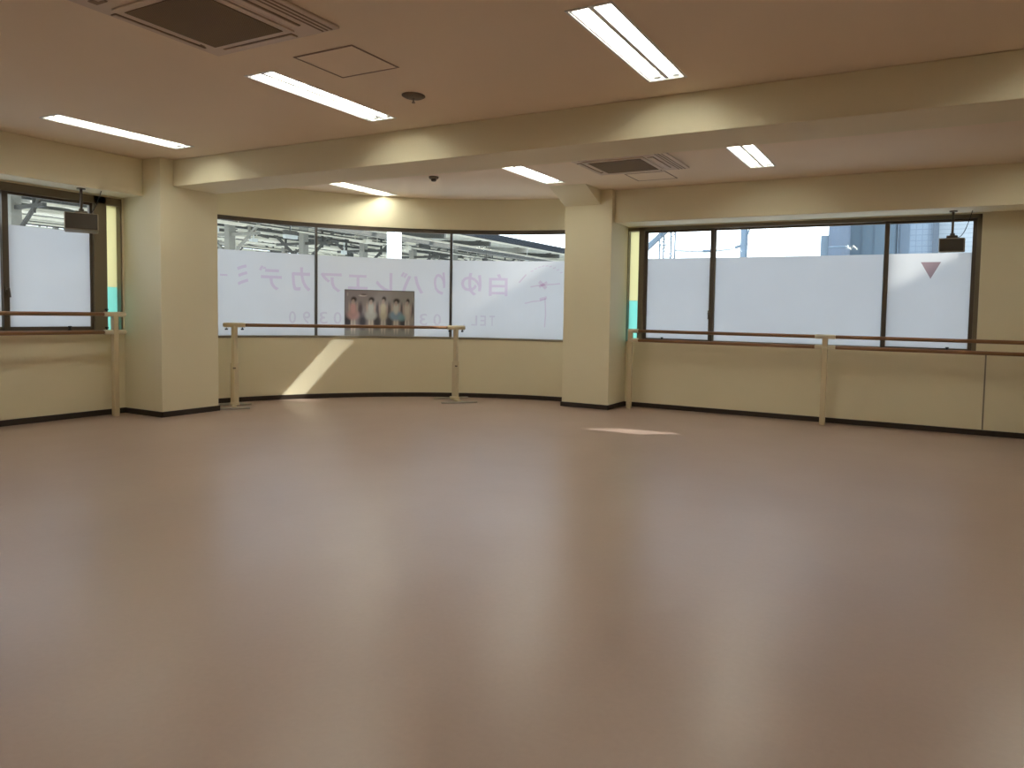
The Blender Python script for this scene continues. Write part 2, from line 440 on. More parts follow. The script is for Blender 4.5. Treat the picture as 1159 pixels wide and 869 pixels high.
row = [('ー',249.5,258,1.665,1.69),('ミ',269,282,1.55,1.83),('デ',293.5,319,1.50,1.83),('カ',330,352,1.50,1.83),('ア',363,387,1.50,1.77),
       ('エ',394,416,1.55,1.76),('レ',425,444,1.50,1.80),('バ',453,479,1.51,1.82),('り',490.5,503.5,1.50,1.83),('ゆ',521,544,1.50,1.83),('白',552.5,574,1.50,1.82)]
for fi, (lo, hi) in enumerate(((0, 358), (358, 510), (510, 640))):
    b = NB()
    for ch, p0, p1, z0, z1 in row:
        if lo <= (p0+p1)/2 < hi: glyph(b, ch, ang(p0), ang(p1), z0, z1, 0.018)
    part('pink_lettering', b, M_pink, films[fi])
tel = [('T',553.5,560,1.06,1.21),('E',543,549.5,1.06,1.21),('L',533,539.5,1.06,1.21),('.',524,526,1.06,1.08),
       ('0',490.5,499,1.05,1.22),('3',475,483.5,1.05,1.22),('0',378,387,1.05,1.22),('3',362,371,1.05,1.22),('9',343,351.5,1.05,1.22),('0',327,335,1.05,1.22)]
for fi, (lo, hi) in enumerate(((0, 358), (358, 510), (510, 640))):
    b = NB()
    for ch, p0, p1, z0, z1 in tel:
        if lo <= (p0+p1)/2 < hi: glyph(b, ch, ang(p0), ang(p1), z0, z1, 0.008)
    part('telephone_lettering', b, M_violet, films[fi])
# little dancer emblem: strokes (px-ish columns, heights)
def stroke(bm, pts, w):
    P = [(ang(px), z) for px, z in pts]
    for (a, z), (c, y) in zip(P, P[1:]):
        x0, x1 = -R(a)*CR, -R(c)*CR
        d = Vector((x1-x0, y-z)); L = d.length or 1e-6; n = Vector((-d.y, d.x))/L*w/2
        q = [(x0+n.x, z+n.y), (x1+n.x, y+n.y), (x1-n.x, y-n.y), (x0-n.x, z-n.y)]
        bm.faces.new([bm.verts.new(cp(math.degrees(-u/CR), RT, v)) for u, v in q])
b = NB()
stroke(b, [(600,1.64),(608,1.66),(616,1.67),(634,1.69)], 0.018)
stroke(b, [(610,1.72),(618,1.62)], 0.05); stroke(b, [(619,1.71),(610,1.64)], 0.035)
stroke(b, [(594,1.40),(603,1.43),(611,1.44),(618,1.47)], 0.016)
stroke(b, [(611,1.46),(619,1.49)], 0.04)
stroke(b, [(617,1.48),(618,1.25),(617,1.06)], 0.016)
for i in range(9):
    t = i/8; px = 600+34*t; z = 1.80+0.14*math.sin(PI*(0.15+0.75*t))
    stroke(b, [(px, z), (px+3, z+0.012)], 0.012)
for i in range(4): stroke(b, [(587+i*2, 1.70+0.03*i), (589+i*2, 1.73+0.03*i)], 0.02)
part('dancer_emblem', b, M_pinkf, films[2])

# ------------------------------------------------------------------ window 3: right wall
w3 = sroot('window_3', (-1.6, YB, RWZ0))
fb = NB(); FY0, FY1 = YB+0.005, YB+0.11
box_bm(fb, RWX0, RWX1, FY0, FY1, RWZ1-0.045, RWZ1)
box_bm(fb, -3.60, RWX1, FY0, FY1, RWZ0, RWZ0+0.03)
box_bm(fb, -3.60, -3.525, FY0, FY1, RWZ0, RWZ1)
box_bm(fb, RWX1-0.045, RWX1, FY0, FY1, RWZ0, RWZ1)
box_bm(fb, RWX0, RWX0+0.008, FY0, FY1, RWZ0, RWZ1)
part('window_frame', fb, M_frame, w3, 0.004)
rb, rt = RWZ0+0.02, RWZ1-0.04
S = [((-3.53, -2.56), YB+0.035, YB+0.065), ((-2.585, -0.49), YB+0.07, YB+0.10), ((-0.525, 0.42), YB+0.035, YB+0.065)]
for i, ((a0, a1), t0, t1) in enumerate(S):
    sash(w3, 'sash', (a0, a1), rb, rt, t0, t1, (0.05, 0.04, 0.05)[i], 'x', M_framed if i != 1 else M_frame)
    st = 0.04
    b = NB(); box_bm(b, a0+st, a1-st, (t0+t1)/2-0.003, (t0+t1)/2+0.003, rb+0.02, rt-0.02); part('glass_pane', b, M_glass, w3)
    b = NB(); yy = (t0+t1)/2-0.005; box_bm(b, a0+st+0.004, a1-st-0.004, yy, yy+0.001, rb+0.025, 2.033); f = part('frosted_film', b, M_film, w3)
    if i == 2:
        b = NB(); b.faces.new([b.verts.new(p) for p in ((-0.136, yy-0.001, 1.933), (0.07, yy-0.001, 1.933), (-0.03, yy-0.001, 1.742))])
        part('red_triangle_mark', b, M_tri, f)
b = NB(); box_bm(b, -3.757, -3.60, YB+0.085, YB+0.091, RWZ0, RWZ1-0.045); part('glass_pane', b, M_glass, w3)
b = NB(); box_bm(b, -3.755, -3.602, YB+0.082, YB+0.084, 1.46, RWZ1-0.047); part('yellow_film', b, M_filmy, w3)
b = NB(); box_bm(b, -3.755, -3.602, YB+0.082, YB+0.084, RWZ0, 1.46); part('teal_film', b, M_filmt, w3)
for lx, lz in ((-2.60, 1.30), (-0.50, 1.32)):
    b = NB(); box_bm(b, lx-0.014, lx+0.014, YB+0.01, YB+0.036, lz-0.04, lz+0.04); tube_bm(b, (lx, YB+0.012, lz), (lx, YB-0.012, lz), 0.012)
    bar_bm(b, (lx, YB-0.004, lz), (lx-0.004, YB-0.004, lz-0.075), 0.008, 0.02)
    part('latch', b, M_framed, w3, 0.002)
for sx in (-3.24, 0.17):
    b = NB(); lathe_bm(b, [(0.02, 0), (0.02, 0.01), (0.008, 0.014), (0.008, 0.03), (0.02, 0.034), (0.016, 0.045)], (sx, YB+0.02, RWZ0+0.03)); part('stopper', b, M_black, w3)

# ------------------------------------------------------------------ ceiling lights
def make_light(x, y, label):
    t = thing('ceiling_light', label, 'ceiling light', (x+FW/2, y+FL/2, H), 'recessed twin-tube ceiling lights')
    D = 0.095
    b = NB()
    # folded reflector trough, profile across x, extruded along y
    prof = [(-FW/2+0.001, 0.0), (-FW/2+0.012, 0.004), (-FW/2+0.035, D), (-0.042, D), (-0.015, 0.005), (0.015, 0.005), (0.042, D), (FW/2-0.035, D), (FW/2-0.012, 0.004), (FW/2-0.001, 0.0)]
    rows = [[b.verts.new((x+FW/2+px, yy, H+pz)) for px, pz in prof] for yy in (y+0.002, y+FL-0.002)]
    for k in range(len(prof)-1): b.faces.new((rows[0][k], rows[0][k+1], rows[1][k+1], rows[1][k]))
    for yy in (y+0.002, y+FL-0.008): box_bm(b, x+0.002, x+FW-0.002, yy, yy+0.006, H, H+D)
    # lip round the opening
    box_bm(b, x-0.012, x+0.004, y-0.012, y+FL+0.012, H-0.004, H); box_bm(b, x+FW-0.004, x+FW+0.012, y-0.012, y+FL+0.012, H-0.004, H)
    box_bm(b, x-0.012, x+FW+0.012, y-0.012, y+0.006, H-0.004, H); box_bm(b, x-0.012, x+FW+0.012, y+FL-0.006, y+FL+0.012, H-0.004, H)
    part('reflector', b, M_refl, t)
    for sx in (-0.068, 0.068):
        cx = x+FW/2+sx
        b = NB(); tube_bm(b, (cx, y+0.035, H+0.036), (cx, y+FL-0.035, H+0.036), 0.0165, 14); part('tube', b, M_tube, t)
        for e0, e1 in ((y+0.008, y+0.034), (y+FL-0.034, y+FL-0.008)):
            b = NB(); box_bm(b, cx-0.022, cx+0.022, e0, e1, H+0.012, H+D-0.004); part('socket', b, M_sock, t, 0.003)
    return t
LL = {(0,0): 'twin-tube ceiling light nearest the left wall, in front of the beam',
      (1,0): 'long twin-tube ceiling light beside the square ceiling hatch, between air conditioner and beam',
      (2,0): 'largest twin-tube ceiling light at the top of the photo, in front of the beam',
      (3,0): 'twin-tube ceiling light in front of the beam, just past the right edge of the view',
      (0,1): 'small twin-tube ceiling light behind the beam, above the left pane of the curved window',
      (1,1): 'small twin-tube ceiling light behind the beam, just left of the right pillar top',
      (2,1): 'small twin-tube ceiling light behind the beam, right of the far air conditioner',
      (3,1): 'twin-tube ceiling light behind the beam, cut by the right edge of the photo'}
l0 = None
for j, y in enumerate(light_rows):
    for i, x in enumerate(light_cols):
        lab = LL.get((i, j)) or 'twin-tube ceiling light %s, %s' % (('next to left wall', 'second from left wall', 'third from left wall', 'farthest from left wall')[i], ('above the viewer', 'near the back wall')[j-2])
        if l0 is None: l0 = make_light(x, y, lab)
        else:
            c = copy_tree(l0, (x+FW/2, y+FL/2, H)); c['label'] = lab

# ------------------------------------------------------------------ air conditioners
def make_ac(x0, y1, label):
    x1, y0 = x0+1.07, y1-0.95
    t = thing('ceiling_air_conditioner', label, 'air conditioner', ((x0+x1)/2, (y0+y1)/2, H), 'ceiling cassette air conditioners')
    z = H-0.028
    b = NB(); box_bm(b, x0, x1, y0, y1, z+0.010, H); part('panel', b, M_panel, t, 0.008)
    gx0, gx1, gy0, gy1 = x0+0.16, x0+0.76, y0+0.26, y1-0.14
    b = NB(); box_bm(b, gx0-0.045, gx1+0.045, gy0-0.045, gy1+0.045, z, z+0.012); part('grille_frame', b, M_panel, t, 0.004)
    b = NB(); box_bm(b, gx0, gx1, gy0, gy1, z-0.004, z+0.004); part('grille', b, M_grille, t)
    for (a, c, d, e) in ((x0+0.03, x0+0.075, gy0, gy1), (gx1+0.075, gx1+0.145, gy0, gy1), (gx0, gx1, y1-0.085, y1-0.03), (gx0, gx1, y0+0.06, y0+0.13)):
        b = NB(); box_bm(b, a, c, d, e, z+0.005, z+0.0101); part('air_slot', b, M_slot, t)
        b = NB()
        if c-a < e-d: bar_bm(b, ((a+c)/2, d+0.005, z+0.003), ((a+c)/2, e-0.005, z+0.003), (c-a)*0.72, 0.005)
        else: bar_bm(b, (a+0.005, (d+e)/2, z+0.003), (c-0.005, (d+e)/2, z+0.003), (e-d)*0.72, 0.005)
        part('louver', b, M_panel, t, 0.002)
    for xx in (gx1+0.19, gx1+0.225, gx1+0.26):
        b = NB(); box_bm(b, xx, xx+0.012, y0+0.04, y1-0.02, z+0.007, z+0.0102); part('vent_groove', b, M_slot, t)
    b = NB(); lathe_bm(b, [(0.008, -0.004), (0.014, 0.0), (0.014, 0.004)], (x0+0.10, y1-0.18, z+0.004), 14); part('screw', b, M_slot, t)
    b = NB(); box_bm(b, x0+0.10, x0+0.20, y0+0.10, y0+0.15, z+0.004, z+0.0102); part('receiver', b, M_slot, t, 0.003)
    return t
ac = make_ac(-4.195, 3.07, 'large ceiling cassette air conditioner with brown grille, cut by the top edge of the photo')
c = copy_tree(ac, Vector(ac.location) + Vector((-3.50+4.195, 7.50-3.07, 0)))
c['label'] = 'far ceiling cassette air conditioner behind the beam, above and right of the right pillar'

def hatch(x0, x1, y0, y1, label):
    t = thing('ceiling_hatch', label, 'ceiling hatch', ((x0+x1)/2, (y0+y1)/2, H), 'ceiling inspection hatches')
    b = NB(); w = 0.012
    box_bm(b, x0, x1, y0, y0+w, H-0.004, H); box_bm(b, x0, x1, y1-w, y1, H-0.004, H)
    box_bm(b, x0, x0+w, y0+w, y1-w, H-0.004, H); box_bm(b, x1-w, x1, y0+w, y1-w, H-0.004, H)
    part('hatch_frame', b, mat('hatch_trim', (0.34, 0.24, 0.17), 0.6), t)
    b = NB(); box_bm(b, x0+w, x1-w, y0+w, y1-w, H-0.002, H); part('hatch_door', b, M_ceil, t)
hatch(-3.785, -3.27, 3.31, 3.745, 'square ceiling inspection hatch beside the near air conditioner')
hatch(-3.25, -2.75, 7.60, 8.04, 'square ceiling inspection hatch beyond the far air conditioner')

# sprinkler and smoke detector
t = thing('ceiling_sprinkler', 'brown round ceiling sprinkler with a small pendant head, in front of the beam', 'sprinkler', (-3.587, 4.271, H))
b = NB(); lathe_bm(b, [(0.088, 0), (0.088, -0.006), (0.07, -0.016), (0.03, -0.02)], (-3.587, 4.271, H)); part('escutcheon', b, M_detect, t)
b = NB(); tube_bm(b, (-3.587, 4.271, H-0.018), (-3.587, 4.271, H-0.05), 0.006, 10)
lathe_bm(b, [(0.012, -0.05), (0.014, -0.054), (0.012, -0.058)], (-3.587, 4.271, H), 14); part('head', b, M_spkb, t)
t = thing('smoke_detector', 'small round brown smoke detector on the ceiling behind the beam', 'smoke detector', (-5.47, 6.90, H))
b = NB(); lathe_bm(b, [(0.058, 0), (0.058, -0.02), (0.05, -0.028)], (-5.47, 6.90, H)); part('base', b, M_detect, t)
b = NB(); lathe_bm(b, [(0.034, -0.028), (0.034, -0.045), (0.026, -0.056), (0.01, -0.06)], (-5.47, 6.90, H)); part('sensor', b, M_framed, t)

# ------------------------------------------------------------------ hanging loudspeakers
def speaker(c, rz, w, h, d, ztop, label, tl):
    t = thing('loudspeaker', label, 'loudspeaker', c, 'small hanging loudspeakers')
    M = Matrix.Translation(Vector(c)) @ Matrix.Rotation(rz, 4, 'Z')
    def P(name, b, m, par, bev=0.0):
        bmesh.ops.transform(b, matrix=M, verts=b.verts[:]); return part(name, b, m, par, bev)
    tilt = Matrix.Rotation(R(tl), 4, 'X')
    b = NB(); box_bm(b, -w/2, w/2, -d/2, d/2, -h/2, h/2); bmesh.ops.transform(b, matrix=tilt, verts=b.verts[:]); case = P('case', b, M_spkb, t, 0.010)
    b = NB(); box_bm(b, -w/2+0.010, w/2-0.010, -d/2-0.006, -d/2+0.003, -h/2+0.010, h/2-0.010); bmesh.ops.transform(b, matrix=tilt, verts=b.verts[:]); P('grille', b, M_spk, t, 0.003)
    b = NB(); box_bm(b, -0.055, 0.055, -0.05, 0.05, h/2, h/2+0.028)
    P('bracket', b, M_framed, t, 0.006)
    b = NB(); tube_bm(b, (0, 0, h/2+0.028), (0, 0, ztop-c[2]-0.012), 0.013, 12); lathe_bm(b, [(0.022, 0), (0.026, 0.01), (0.022, 0.03)], (0, 0, h/2+0.025), 14)
    P('pole', b, M_framed, t)
    b = NB(); lathe_bm(b, [(0.04, 0), (0.04, 0.012)], (0, 0, ztop-c[2]-0.012), 20); P('mounting_plate', b, M_frame, t)
    b = NB(); pts = [Vector((0.05, 0.02, h/2+0.014))] + [Vector((0.05+0.13*k/8, 0.03, h/2+0.014 + (ztop-c[2]-h/2-0.016)*(k/8)**1.8 - 0.015*math.sin(PI*k/8))) for k in range(1, 9)]
    for p, q in zip(pts, pts[1:]): tube_bm(b, p, q, 0.004, 8)
    P('cable', b, M_black, t)
    return t
speaker((0.165, 8.78, 2.095), R(-4), 0.25, 0.150, 0.14, 2.468, 'small brown loudspeaker hanging in front of the right end of the right window', 2)
speaker((-8.10, 4.30, 2.12), R(62), 0.30, 0.185, 0.16, 2.485, 'small brown loudspeaker hanging in front of the left window beside the left pillar', -8)

# ------------------------------------------------------------------ barres
def knob(b, p, down=True):
    s = -1 if down else 1
    lathe_bm(b, [(0.006, 0), (0.006, s*0.012), (0.017, s*0.016), (0.019, s*0.026), (0.014, s*0.034)], p, 14)
def free_barre():
    A = Vector((-7.77, 5.885, 0)); B = Vector((-5.94, 8.02, 0)); d = (B-A).normalized(); n = Vector((d.y, -d.x, 0))
    mid = (A+B)/2
    t = thing('freestanding_barre', 'freestanding single-rail ballet barre with cream posts in front of the curved window', 'ballet barre', (mid.x, mid.y, 0))
    z = 1.035
    b = NB(); tube_bm(b, A+d*0.02+Vector((0,0,z)), B-d*0.02+Vector((0,0,z)), 0.0215, 20); part('rail', b, M_wood, t)
    for base, hl, off in ((A, 0.185, 0.20), (B, 0.25, 0.26)):
        b = NB(); bar_bm(b, base+Vector((0,0,0.55)), base+Vector((0,0,z-0.015)), 0.055, 0.055); post = part('post', b, M_cream, t, 0.006)
        b = NB(); bar_bm(b, base+Vector((0,0,0.02)), base+Vector((0,0,0.56)), 0.078, 0.066); part('lower_post', b, M_cream, post, 0.006)
        b = NB(); bar_bm(b, base-d*0.13+Vector((0,0,z)), base+d*0.13+Vector((0,0,z)), 0.056, 0.058); part('sleeve', b, M_cream, t, 0.016)
        for s in (-1, 1):
            b = NB(); knob(b, base+d*0.09*s+Vector((0,0,z-0.028))); part('knob', b, M_black, t)
        b = NB(); knob(b, base+n*0.034+Vector((0,0,0.52))); part('knob', b, M_detect, t)
        for s in (-1, 1):
            c0 = base+n*off*s
            b = NB(); bar_bm(b, c0-d*hl+Vector((0,0,0.012)), c0+d*hl+Vector((0,0,0.012)), 0.045, 0.024); part('foot', b, M_steel, t, 0.006)
        b = NB(); bar_bm(b, base-n*off+Vector((0,0,0.024)), base+n*off+Vector((0,0,0.024)), 0.05, 0.03); part('cross_foot', b, M_cream, t, 0.006)
        b = NB(); lathe_bm(b, [(0.06, 0.03), (0.055, 0.05), (0.045, 0.07)], base); part('post_collar', b, M_cream, t)
free_barre()

def fixed_barre(name_label, P0, d, posts, ends, z1, z2, side, knobs=True):
    """posts: distances along d from P0; ends: rail extent"""
    t = thing('double_barre', name_label, 'ballet barre', tuple(P0), 'double-rail barres under the side windows')
    for z, nm in ((z1, 'upper_rail'), (z2, 'lower_rail')):
        b = NB(); tube_bm(b, P0+d*ends[0]+Vector((0,0,z)), P0+d*ends[1]+Vector((0,0,z)), 0.0215, 20); part(nm, b, M_wood, t)
    for s in posts:
        base = P0+d*s
        b = NB(); bar_bm(b, base+Vector((0,0,0.0)), base+Vector((0,0,z1-0.01)), 0.062, 0.055); part('post', b, M_cream, t, 0.005)
        for z in (z1, z2):
            b = NB(); lo = -0.12 if s > posts[0]+0.01 or side else -0.035; hi = 0.12
            bar_bm(b, base+d*lo+Vector((0,0,z)), base+d*hi+Vector((0,0,z)), 0.056, 0.054); sl = part('sleeve', b, M_creamw, t, 0.015)
            if not knobs: continue
            b = NB(); knob(b, base+d*0.085*(1 if s == posts[0] else -1)+Vector((0,0,z+0.027)), False); part('knob', b, M_black, sl)
    return t
t = fixed_barre('wooden double-rail ballet barre on cream posts along the right window wall', Vector((-3.60, 8.76, 0)), Vector((1, 0, 0)), [0, 2.49, 4.98], (-0.03, 6.5), 1.050, 0.925, False, False)
t = fixed_barre('wooden double-rail ballet barre ending at the left pillar, below the left window', Vector((-8.16, 4.66, 0)), Vector((0, -1, 0)), [0, 2.49, 4.98], (-0.03, 5.1), 1.150, 0.950, True)

# ------------------------------------------------------------------ dance photo poster on the curved sill
def poster():
    A = cp(139.15, CR+0.024, 0); B = cp(126.15, CR+0.024, 0)
    mid = (A+B)/2; d = (B-A).normalized(); n = Vector((d.y, -d.x, 0))
    W_ = (B-A).length; z0, z1 = SILL+0.003, 1.545
    # move it onto the sill, leaning against the pane
    off = n*0.0
    t = thing('dance_poster', 'framed photo poster of five dancers in pale dresses standing on the curved window sill', 'poster', (mid.x, mid.y, z0))
    b = NB()
    lean = n*0.0
    def pt(u, v, k): return A + off + d*W_*u + lean*v + n*k + Vector((0, 0, z0 + (z1-z0)*v))
    vs = [b.verts.new(pt(u, v, k)) for k in (-0.004, 0.004) for u, v in ((0,0),(1,0),(1,1),(0,1))]
    for f in ((0,1,2,3),(4,5,6,7),(0,1,5,4),(1,2,6,5),(2,3,7,6),(3,0,4,7)): b.faces.new([vs[i] for i in f])
    part('backing_board', b, mat('grey_board', (0.30, 0.31, 0.31), 0.6), t)
    b = NB()
    for (u0, u1, v0, v1) in ((0, 1, 0, 0.012), (0, 1, 0.985, 1), (0, 0.008, 0.012, 0.985), (0.992, 1, 0.012, 0.985)):
        q = [b.verts.new(pt(u, v, k)) for k in (0.004, 0.010) for u, v in ((u0,v0),(u1,v0),(u1,v1),(u0,v1))]
        for f in ((0,1,2,3),(4,5,6,7),(0,1,5,4),(1,2,6,5),(2,3,7,6),(3,0,4,7)): b.faces.new([q[i] for i in f])
    part('frame', b, mat('grey_frame', (0.27, 0.28, 0.28), 0.5), t)
    # printed picture: colour attribute painted from simple shapes
    NU, NV = 150, 100
    def ell(u, v, cu, cv, ru, rv, s=0.25):
        q = math.hypot((u-cu)/ru, (v-cv)/rv); return max(0, min(1, (1+s-q)/(2*s)))
    skin = (0.62, 0.53, 0.50); hair = (0.035, 0.028, 0.028)
    people = [ # cu, dress colour, skirt half width, head v, hair
        (0.115, (0.62, 0.42, 0.44), 0.085, 0.80, 1.0),
        (0.37, (0.55, 0.60, 0.60), 0.080, 0.80, 1.0),
        (0.55, (0.64, 0.62, 0.52), 0.050, 0.82, 0.7),
        (0.735, (0.28, 0.43, 0.60), 0.095, 0.78, 1.2),
        (0.90, (0.62, 0.60, 0.56), 0.045, 0.78, 0.5)]
    def colour(u, v):
        c = [0.37+0.05*u, 0.345+0.07*u, 0.40]
        if v < 0.12: c = [0.36, 0.38, 0.38]
        def mixc(col, a):
            for i in range(3): c[i] = c[i]*(1-a)+col[i]*a
        # dark studio behind the legs
        for cu in (0.04, 0.25, 0.46, 0.64, 0.84): mixc((0.055, 0.06, 0.085), ell(u, v, cu, 0.30, 0.055, 0.15, 0.5)*0.9)
        for cu in (0.22, 0.47, 0.63, 0.82, 0.97): mixc((0.10, 0.085, 0.11), ell(u, v, cu, 0.58, 0.028, 0.14, 0.5)*0.8)
        for cu, dr, sw, hv, hr in people:
            for k in (-1, 1): mixc((0.66, 0.64, 0.60), ell(u, v, cu+k*0.020, 0.22, 0.016, 0.17, 0.35))           # legs
            for k in (-1, 1): mixc(skin, ell(u, v, cu+k*0.055+0.02*k*(v-0.6), 0.60, 0.012, 0.13, 0.5)*0.9)     # arms
            mixc(dr, ell(u, v, cu, 0.45, sw, 0.11, 0.3)); mixc([min(1, x*1.15) for x in (dr if cu != 0.735 else (0.62, 0.64, 0.62))], ell(u, v, cu, 0.61, 0.042, 0.13, 0.3))
            mixc(skin, ell(u, v, cu, hv-0.06, 0.022, 0.05, 0.4))
            mixc(hair, ell(u, v, cu+0.01, hv, 0.030*hr+0.008, 0.055, 0.4)*0.95); mixc(skin, ell(u, v, cu+0.002, hv-0.035, 0.019, 0.035, 0.4)*0.8)
        mixc((0.24, 0.50, 0.58), ell(u, v, 0.82, 0.40, 0.05, 0.07, 0.5)*0.8)
        mixc((0.85, 0.85, 0.85), ell(u, v, 0.25, 0.885, 0.055, 0.018, 0.4)*0.9); mixc((0.22, 0.19, 0.2), ell(u, v, 0.265, 0.91, 0.04, 0.02, 0.3))
        mixc((0.6, 0.6, 0.6), ell(u, v, 0.035, 0.91, 0.012, 0.04, 0.4)*0.7)
        return c
    b = NB(); grid = [[b.verts.new(pt(0.008+0.984*i/NU, 0.012+0.973*j/NV, 0.0046)) for i in range(NU+1)] for j in range(NV+1)]
    for j in range(NV):
        for i in range(NU): b.faces.new((grid[j][i], grid[j][i+1], grid[j+1][i+1], grid[j+1][i]))
    cols = [colour(i/NU, j/NV) for j in range(NV+1) for i in range(NU+1)]
    m = bpy.data.materials.new('printed_dance_photo'); m.use_nodes = True; nt = m.node_tree
    at = nt.nodes.new('ShaderNodeAttribute'); at.attribute_name = 'print'; nt.links.new(at.outputs['Color'], nt.nodes['Principled BSDF'].inputs['Base Color'])
    nt.nodes['Principled BSDF'].inputs['Roughness'].default_value = 0.35
    o = part('picture', b, m, t)
    ca = o.data.color_attributes.new('print', 'FLOAT_COLOR', 'POINT')
    for i, c in enumerate(cols): ca.data[i].color = (*c, 1)
poster()

# ------------------------------------------------------------------ outside
M_ground = mat('street_asphalt', (0.50, 0.49, 0.46), 0.9, var=0.15, vscale=0.3)
bm = NB(); box_bm(bm, -90, 90, -40, 150, -5.2, -5.0); o = struct('floor_outside', bm, M_ground)
M_roofg = mat('canopy_sheet_grey', (0.17, 0.19, 0.21), 0.6, var=0.25, vscale=2)
M_canw = mat('canopy_white_paint', (0.80, 0.76, 0.62), 0.6, var=0.15, vscale=6)
M_cang = mat('canopy_grey_steel', (0.33, 0.32, 0.27), 0.6, var=0.3, vscale=5)
M_cand = mat('canopy_dark_steel', (0.07, 0.07, 0.06), 0.6, var=0.3, vscale=5)
M_sky = film_mat('translucent_roof_sheet', (0.85, 0.87, 0.85), 0.8)
M_fascia = mat('canopy_fascia', (0.035, 0.04, 0.045), 0.95, var=0.1, spec=0.1)
def canopy(x0, x1, z0, z1, y0, y1, label, seed, step=2.6):
    """platform roof running away along y; x0 near eave, x1 far eave"""
    rnd = random.Random(seed)
    t = thing('station_canopy', label, 'station canopy', ((x0+x1)/2, (y0+y1)/2, -5.0), 'railway platform canopies')
    def zz(x): return z0+(z1-z0)*(x-x0)/(x1-x0)
    b = NB(); N = 28
    sk = NB()
    strips = [k for k in range(N) if k % 7 in (3, 5)]
    for k in range(N):
        xa = x0+(x1-x0)*k/N; xb = x0+(x1-x0)*(k+1)/N
        tgt = sk if k in strips else b
        vs = [tgt.verts.new(p) for p in ((xa,y0,zz(xa)),(xb,y0,zz(xb)),(xb,y1,zz(xb)),(xa,y1,zz(xa)),(xa,y0,zz(xa)+.06),(xb,y0,zz(xb)+.06),(xb,y1,zz(xb)+.06),(xa,y1,zz(xa)+.06))]
        for f in ((0,3,2,1),(4,5,6,7),(0,1,5,4),(1,2,6,5),(2,3,7,6),(3,0,4,7)): tgt.faces.new([vs[i] for i in f])
    part('roof_sheet', b, M_roofg, t); part('skylight_strip', sk, M_sky, t, kind='stuff')
    b = NB(); bar_bm(b, (x0+0.05, y0, zz(x0)+0.02), (x0+0.05, y1, zz(x0)+0.02), 0.12, 0.22); part('fascia', b, M_fascia, t)
    b = NB(); bar_bm(b, (x0-0.02, y0, zz(x0)-0.12), (x0-0.02, y1, zz(x0)-0.12), 0.08, 0.06); part('gutter', b, M_canw, t)
    b = NB()
    for k in range(9):
        x = x0+(x1-x0)*(k+0.5)/9; bar_bm(b, (x, y0, zz(x)-0.09), (x, y1, zz(x)-0.09), 0.06, 0.10)
    for k in range(8):
        x = x0+(x1-x0)*(k+0.7)/8.5; dz = rnd.uniform(0.25, 0.8); tube_bm(b, (x, y0, zz(x)-dz), (x, y1, zz(x)-dz), rnd.uniform(0.02, 0.05), 8)
    part('purlins', b, M_canw, t, kind='stuff')
    b = NB()
    for k in range(6):
        x = x0+(x1-x0)*(k+0.3)/6; dz = rnd.uniform(0.18, 0.7); bar_bm(b, (x, y0, zz(x)-dz), (x, y1, zz(x)-dz), 0.10, rnd.uniform(0.04, 0.12))
    part('cable_tray', b, M_cand, t, kind='stuff')
    yy = y0+1.0; xc = (x0+x1)/2
    while yy < y1:
        b = NB()
        bar_bm(b, (x0+0.1, yy, zz(x0)-0.25), (x1-0.1, yy, zz(x1)-0.25), 0.08, 0.16)
        for s in (-1, 1):
            bar_bm(b, (xc, yy, zz(xc)-1.5), (xc+s*1.6, yy, zz(xc)-0.3), 0.06, 0.07)
            bar_bm(b, (xc+s*0.8, yy, zz(xc)-1.0), (xc+s*0.8, yy, zz(xc)-0.3), 0.05, 0.05)
            bar_bm(b, (xc+s*1.6, yy, zz(xc)-0.62), (xc+s*3.2, yy, zz(xc)-0.28), 0.05, 0.05)
        bar_bm(b, (xc-1.2, yy, zz(xc)-0.85), (xc+1.2, yy, zz(xc)-0.85), 0.08, 0.08)
        part('truss', b, (M_cang, M_canw, M_cand)[rnd.randrange(3)], t)
        b = NB(); bar_bm(b, (xc, yy, -4.99), (xc, yy, zz(xc)-0.2), 0.20, 0.20); part('column', b, M_cang, t)
        # hanging lamps, signs and speakers under the roof
        b = NB(); xo = xc + rnd.uniform(-2, 2); zl = zz(xo)-0.62
        bar_bm(b, (xo, yy+0.8, zl), (xo, yy+2.2, zl), 0.14, 0.07); tube_bm(b, (xo, yy+1.0, zl), (xo, yy+1.0, zz(xo)), 0.015, 6); tube_bm(b, (xo, yy+2.0, zl), (xo, yy+2.0, zz(xo)), 0.015, 6)
        part('hanging_lamp', b, M_canw, t)
        for q in range(3):
            b = NB(); xo = x0+(x1-x0)*rnd.uniform(0.08, 0.92); zl = zz(xo)-rnd.uniform(0.35, 0.9); yo = yy+rnd.uniform(0.3, 2.6); w_ = rnd.uniform(0.15, 0.5)
            box_bm(b, xo-0.06, xo+0.06, yo, yo+w_, zl-rnd.uniform(0.08, 0.2), zl); tube_bm(b, (xo, yo+w_/2, zl), (xo, yo+w_/2, zz(xo)), 0.015, 6)
            part('hanging_box', b, (M_cand, M_canw, M_sky)[rnd.randrange(3)], t)
        yy += step
    return t
canopy(-14.2, -21.0, 3.95, 4.35, -6, 62, 'nearest grey station platform canopy with exposed steel trusses outside the curved window', 3)
canopy(-25.0, -32.0, 4.7, 5.1, -6, 75, 'farther station platform canopy seen beyond and below the nearest one', 5, 4.2)
canopy(-36.0, -44.0, 5.4, 5.9, -6, 90, 'farthest station platform canopy behind the other two', 9, 5.0)
